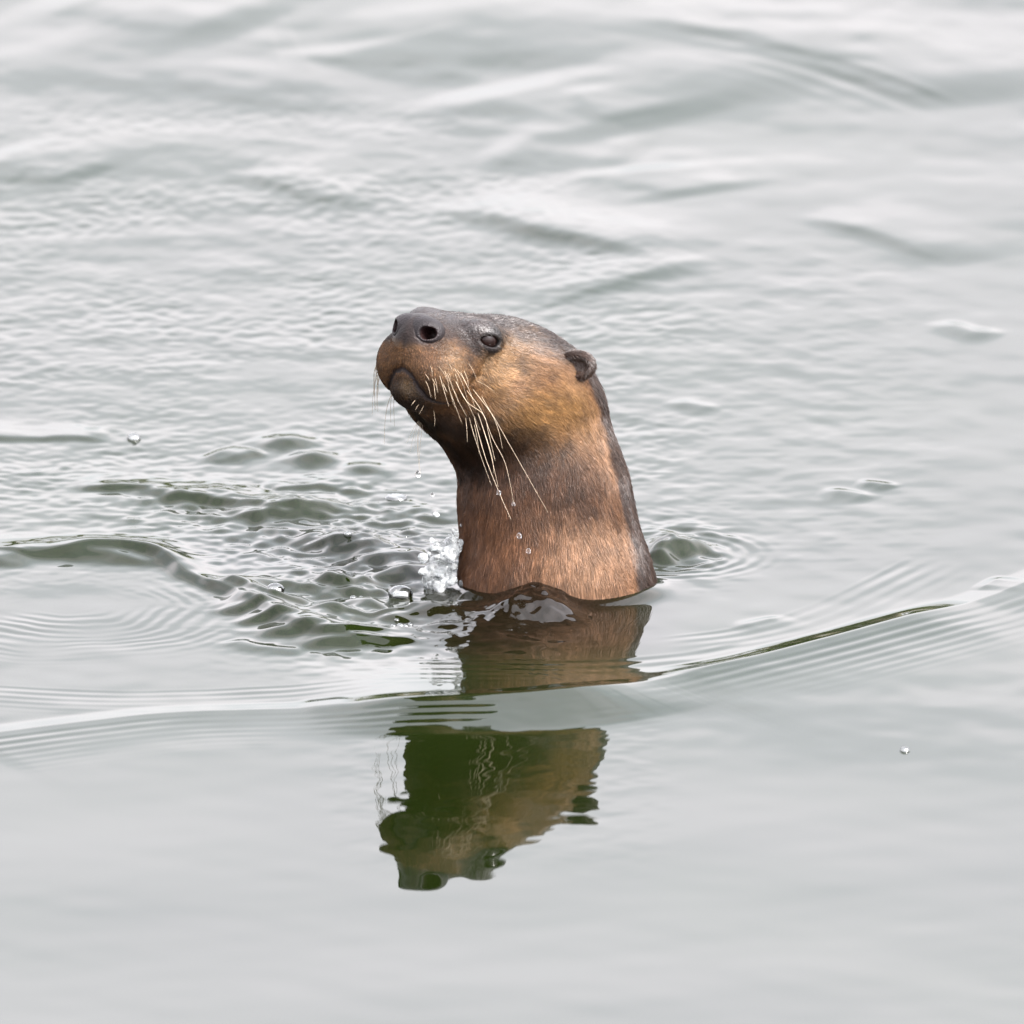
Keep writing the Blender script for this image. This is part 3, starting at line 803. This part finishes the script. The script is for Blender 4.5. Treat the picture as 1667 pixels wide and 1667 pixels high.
for k in range(16):
    bx, by = 690 + random.uniform(0, 75), 590 + random.uniform(0, 45); ln = random.uniform(10, 34); an = math.radians(random.uniform(50, 80))
    WH.append([(bx, by), (bx + ln * .5 * math.cos(an), by + ln * .5 * math.sin(an)), (bx + ln * math.cos(an + .1), by + ln * math.sin(an + .1))])
for i, pts in enumerate(WH):
    b = trace(*pts[0])
    if b is None: continue
    b = b * .001; Y0 = b[1]
    n = len(pts); L = sum(math.dist(pts[k], pts[k + 1]) for k in range(n - 1)) * MMPX
    P3 = [b]
    for k in range(1, n):
        fr = math.dist(pts[0], pts[k]) * MMPX
        p = px2depth(pts[k][0], pts[k][1], Y0 - 0.35 * fr - 0.002)
        P3.append(p)
    r0 = (0.00014 if L > .035 else .00010) * random.uniform(.75, 1.2)
    V, F = tube(np.array(P3), r0, r0 * .35)
    link('whisker', mesh_np('whisker', V, F, M_WHISK), otter)
# the far side: long whiskers hanging below the chin
for k in range(14):
    base = head_grad_project([(rng.uniform(62, 80), -rng.uniform(18, 26), rng.uniform(-38, -20))], head_base)[0]
    b = loc(*base) * .001
    Ln = rng.uniform(.022, .042) if k < 10 else rng.uniform(.01, .018)
    d1 = -hl * .55 - hf * .30 + np.array([0, 0, -.55]) + rng.normal(size=3) * .08; d1 /= np.linalg.norm(d1)
    P3 = [b, b + d1 * Ln * .35, b + d1 * Ln * .6 + np.array([.001, 0, -Ln * .15]), b + d1 * Ln * .72 + np.array([.002, 0, -Ln * .42])]
    V, F = tube(np.array(P3), .00017, .00007)
    link('whisker', mesh_np('whisker', V, F, M_WHISK), otter)

# ------------------------------------------------------------------ bubbles, froth and drops
def dome(r, flat=.8, thick=.06):
    V, F = uv_sphere(r, 24, 16); V[:, 2] *= flat
    return V, F
def place_bubble(px, py, r, label, group=None, flat=.68):
    p = px2plane(px, py); z = water_z(p[0], p[1])
    p = px2plane(px, py, z); z = water_z(p[0], p[1])
    V, F = dome(r, flat)
    o = link('bubble', mesh_np('bubble', V, F, M_BUB)); o.location = (p[0], p[1], z + r * flat * .12)
    tag(o, label, 'bubble', group); return o
place_bubble(652, 970, .0068, 'large shiny bubble beside the white froth at the neck')
place_bubble(448, 957, .0052, 'shiny bubble on the broken wake, apart from the froth')
place_bubble(218, 714, .0038, 'lone small bubble on the choppy water behind the wake')
place_bubble(645, 812, .0062, 'faint clear bubble on the water behind the froth', None, .35)
place_bubble(1473, 1222, .0026, 'tiny lone bubble on the calm smooth water')
for (px, py, r) in [(652, 1012, .0022), (640, 1018, .0016), (660, 1022, .0018), (646, 1004, .0014), (668, 1010, .0015)]:
    place_bubble(px, py, r, 'tiny bubble in the cluster below the large shiny bubble by the froth', 'tiny bubbles clustered below the large bubble')
for (px, py, r) in [(575, 968, .002), (588, 972, .0015)]:
    place_bubble(px, py, r, 'one of two tiny bubbles side by side on the churned wake', 'pair of tiny bubbles on the wake')
place_bubble(566, 880, .0022, 'single small bubble on the wave behind the churned wake')
# froth column against the neck
FB = []
r2 = np.random.default_rng(3)
for (px, py, r) in [(735, 885, 6.5), (718, 890, 5.5), (728, 905, 7), (712, 912, 6), (705, 926, 6), (722, 928, 7.5), (700, 940, 5), (715, 948, 6.5), (730, 945, 6), (708, 962, 4.5), (722, 968, 5), (716, 980, 4.5), (742, 892, 5)]:
    p = px2depth(px, py, -.012 + r2.normal() * .004) * 1000
    FB.append((p, r * .66))
    for _ in range(5):
        FB.append((p + r2.normal(size=3) * r * .62, r * r2.uniform(.20, .5)))
for _ in range(46):
    px, py = r2.normal(712, 20), r2.normal(925, 34)
    FB.append((px2depth(px, py, -.012 + r2.normal() * .010) * 1000, float(np.exp(r2.normal(-.2, .45)))))
for _ in range(9):                                     # thin strings thrown up along the neck
    px, py = r2.uniform(700, 742), r2.uniform(872, 950); yy = -.012 + r2.normal() * .006
    for k in range(7): FB.append((px2depth(px + k * r2.uniform(-.6, 1.2), py - k * 4.2, yy) * 1000, 1.15 - .11 * k))
def froth_sdf(P):
    d = None
    for c, r in FB:
        e = np.linalg.norm((P - c.astype(np.float32)) * np.array([1, 1, 1.25], np.float32), axis=-1) - r
        d = e if d is None else smin(d, e, 1.7)
    return d + .45 * vnoise(P, 2.2, 77) + .2 * vnoise(P, 1.0, 78)
fl = np.min([c for c, r in FB], 0) - 12; fh = np.max([c for c, r in FB], 0) + 12
fV, fF, fN = surface_nets(froth_sdf, fl, fh, 0.55, 1)
tag(link('splash', mesh_np('splash', fV * .001, fF, M_FROTH)), 'white frothy splash standing against the front of the neck', 'splash')
# drops
def drop_mesh(r):
    V, F = uv_sphere(r, 16, 12); z = V[:, 2] / r
    V[:, 2] = np.where(z > 0, V[:, 2] * (1 + .5 * z), V[:, 2]); return mesh_np('water_drop', V, F, M_DROP)
def drop(px, py, Y, r, label, group=None):
    o = link('water_drop', drop_mesh(r)); o.location = px2depth(px, py, Y); tag(o, label, 'water drop', group)
drop(680, 773, -.020, .0016, 'clear water drop hanging below the thick wet whiskers under the chin')
drop(704, 806, -.020, .0010, 'tiny water drop falling clear in front of the throat')
for (px, py, r) in [(836, 821, .0010), (812, 803, .0012)]:
    drop(px, py, -.062, r, 'tiny water drop clinging to the tip of a long drooping whisker', 'drops on the whisker tips')
for (px, py, r) in [(845, 873, .0014), (860, 898, .0013)]:
    drop(px, py, -.062, r, 'small water drop falling free in front of the lower neck', 'drops falling in front of the neck')
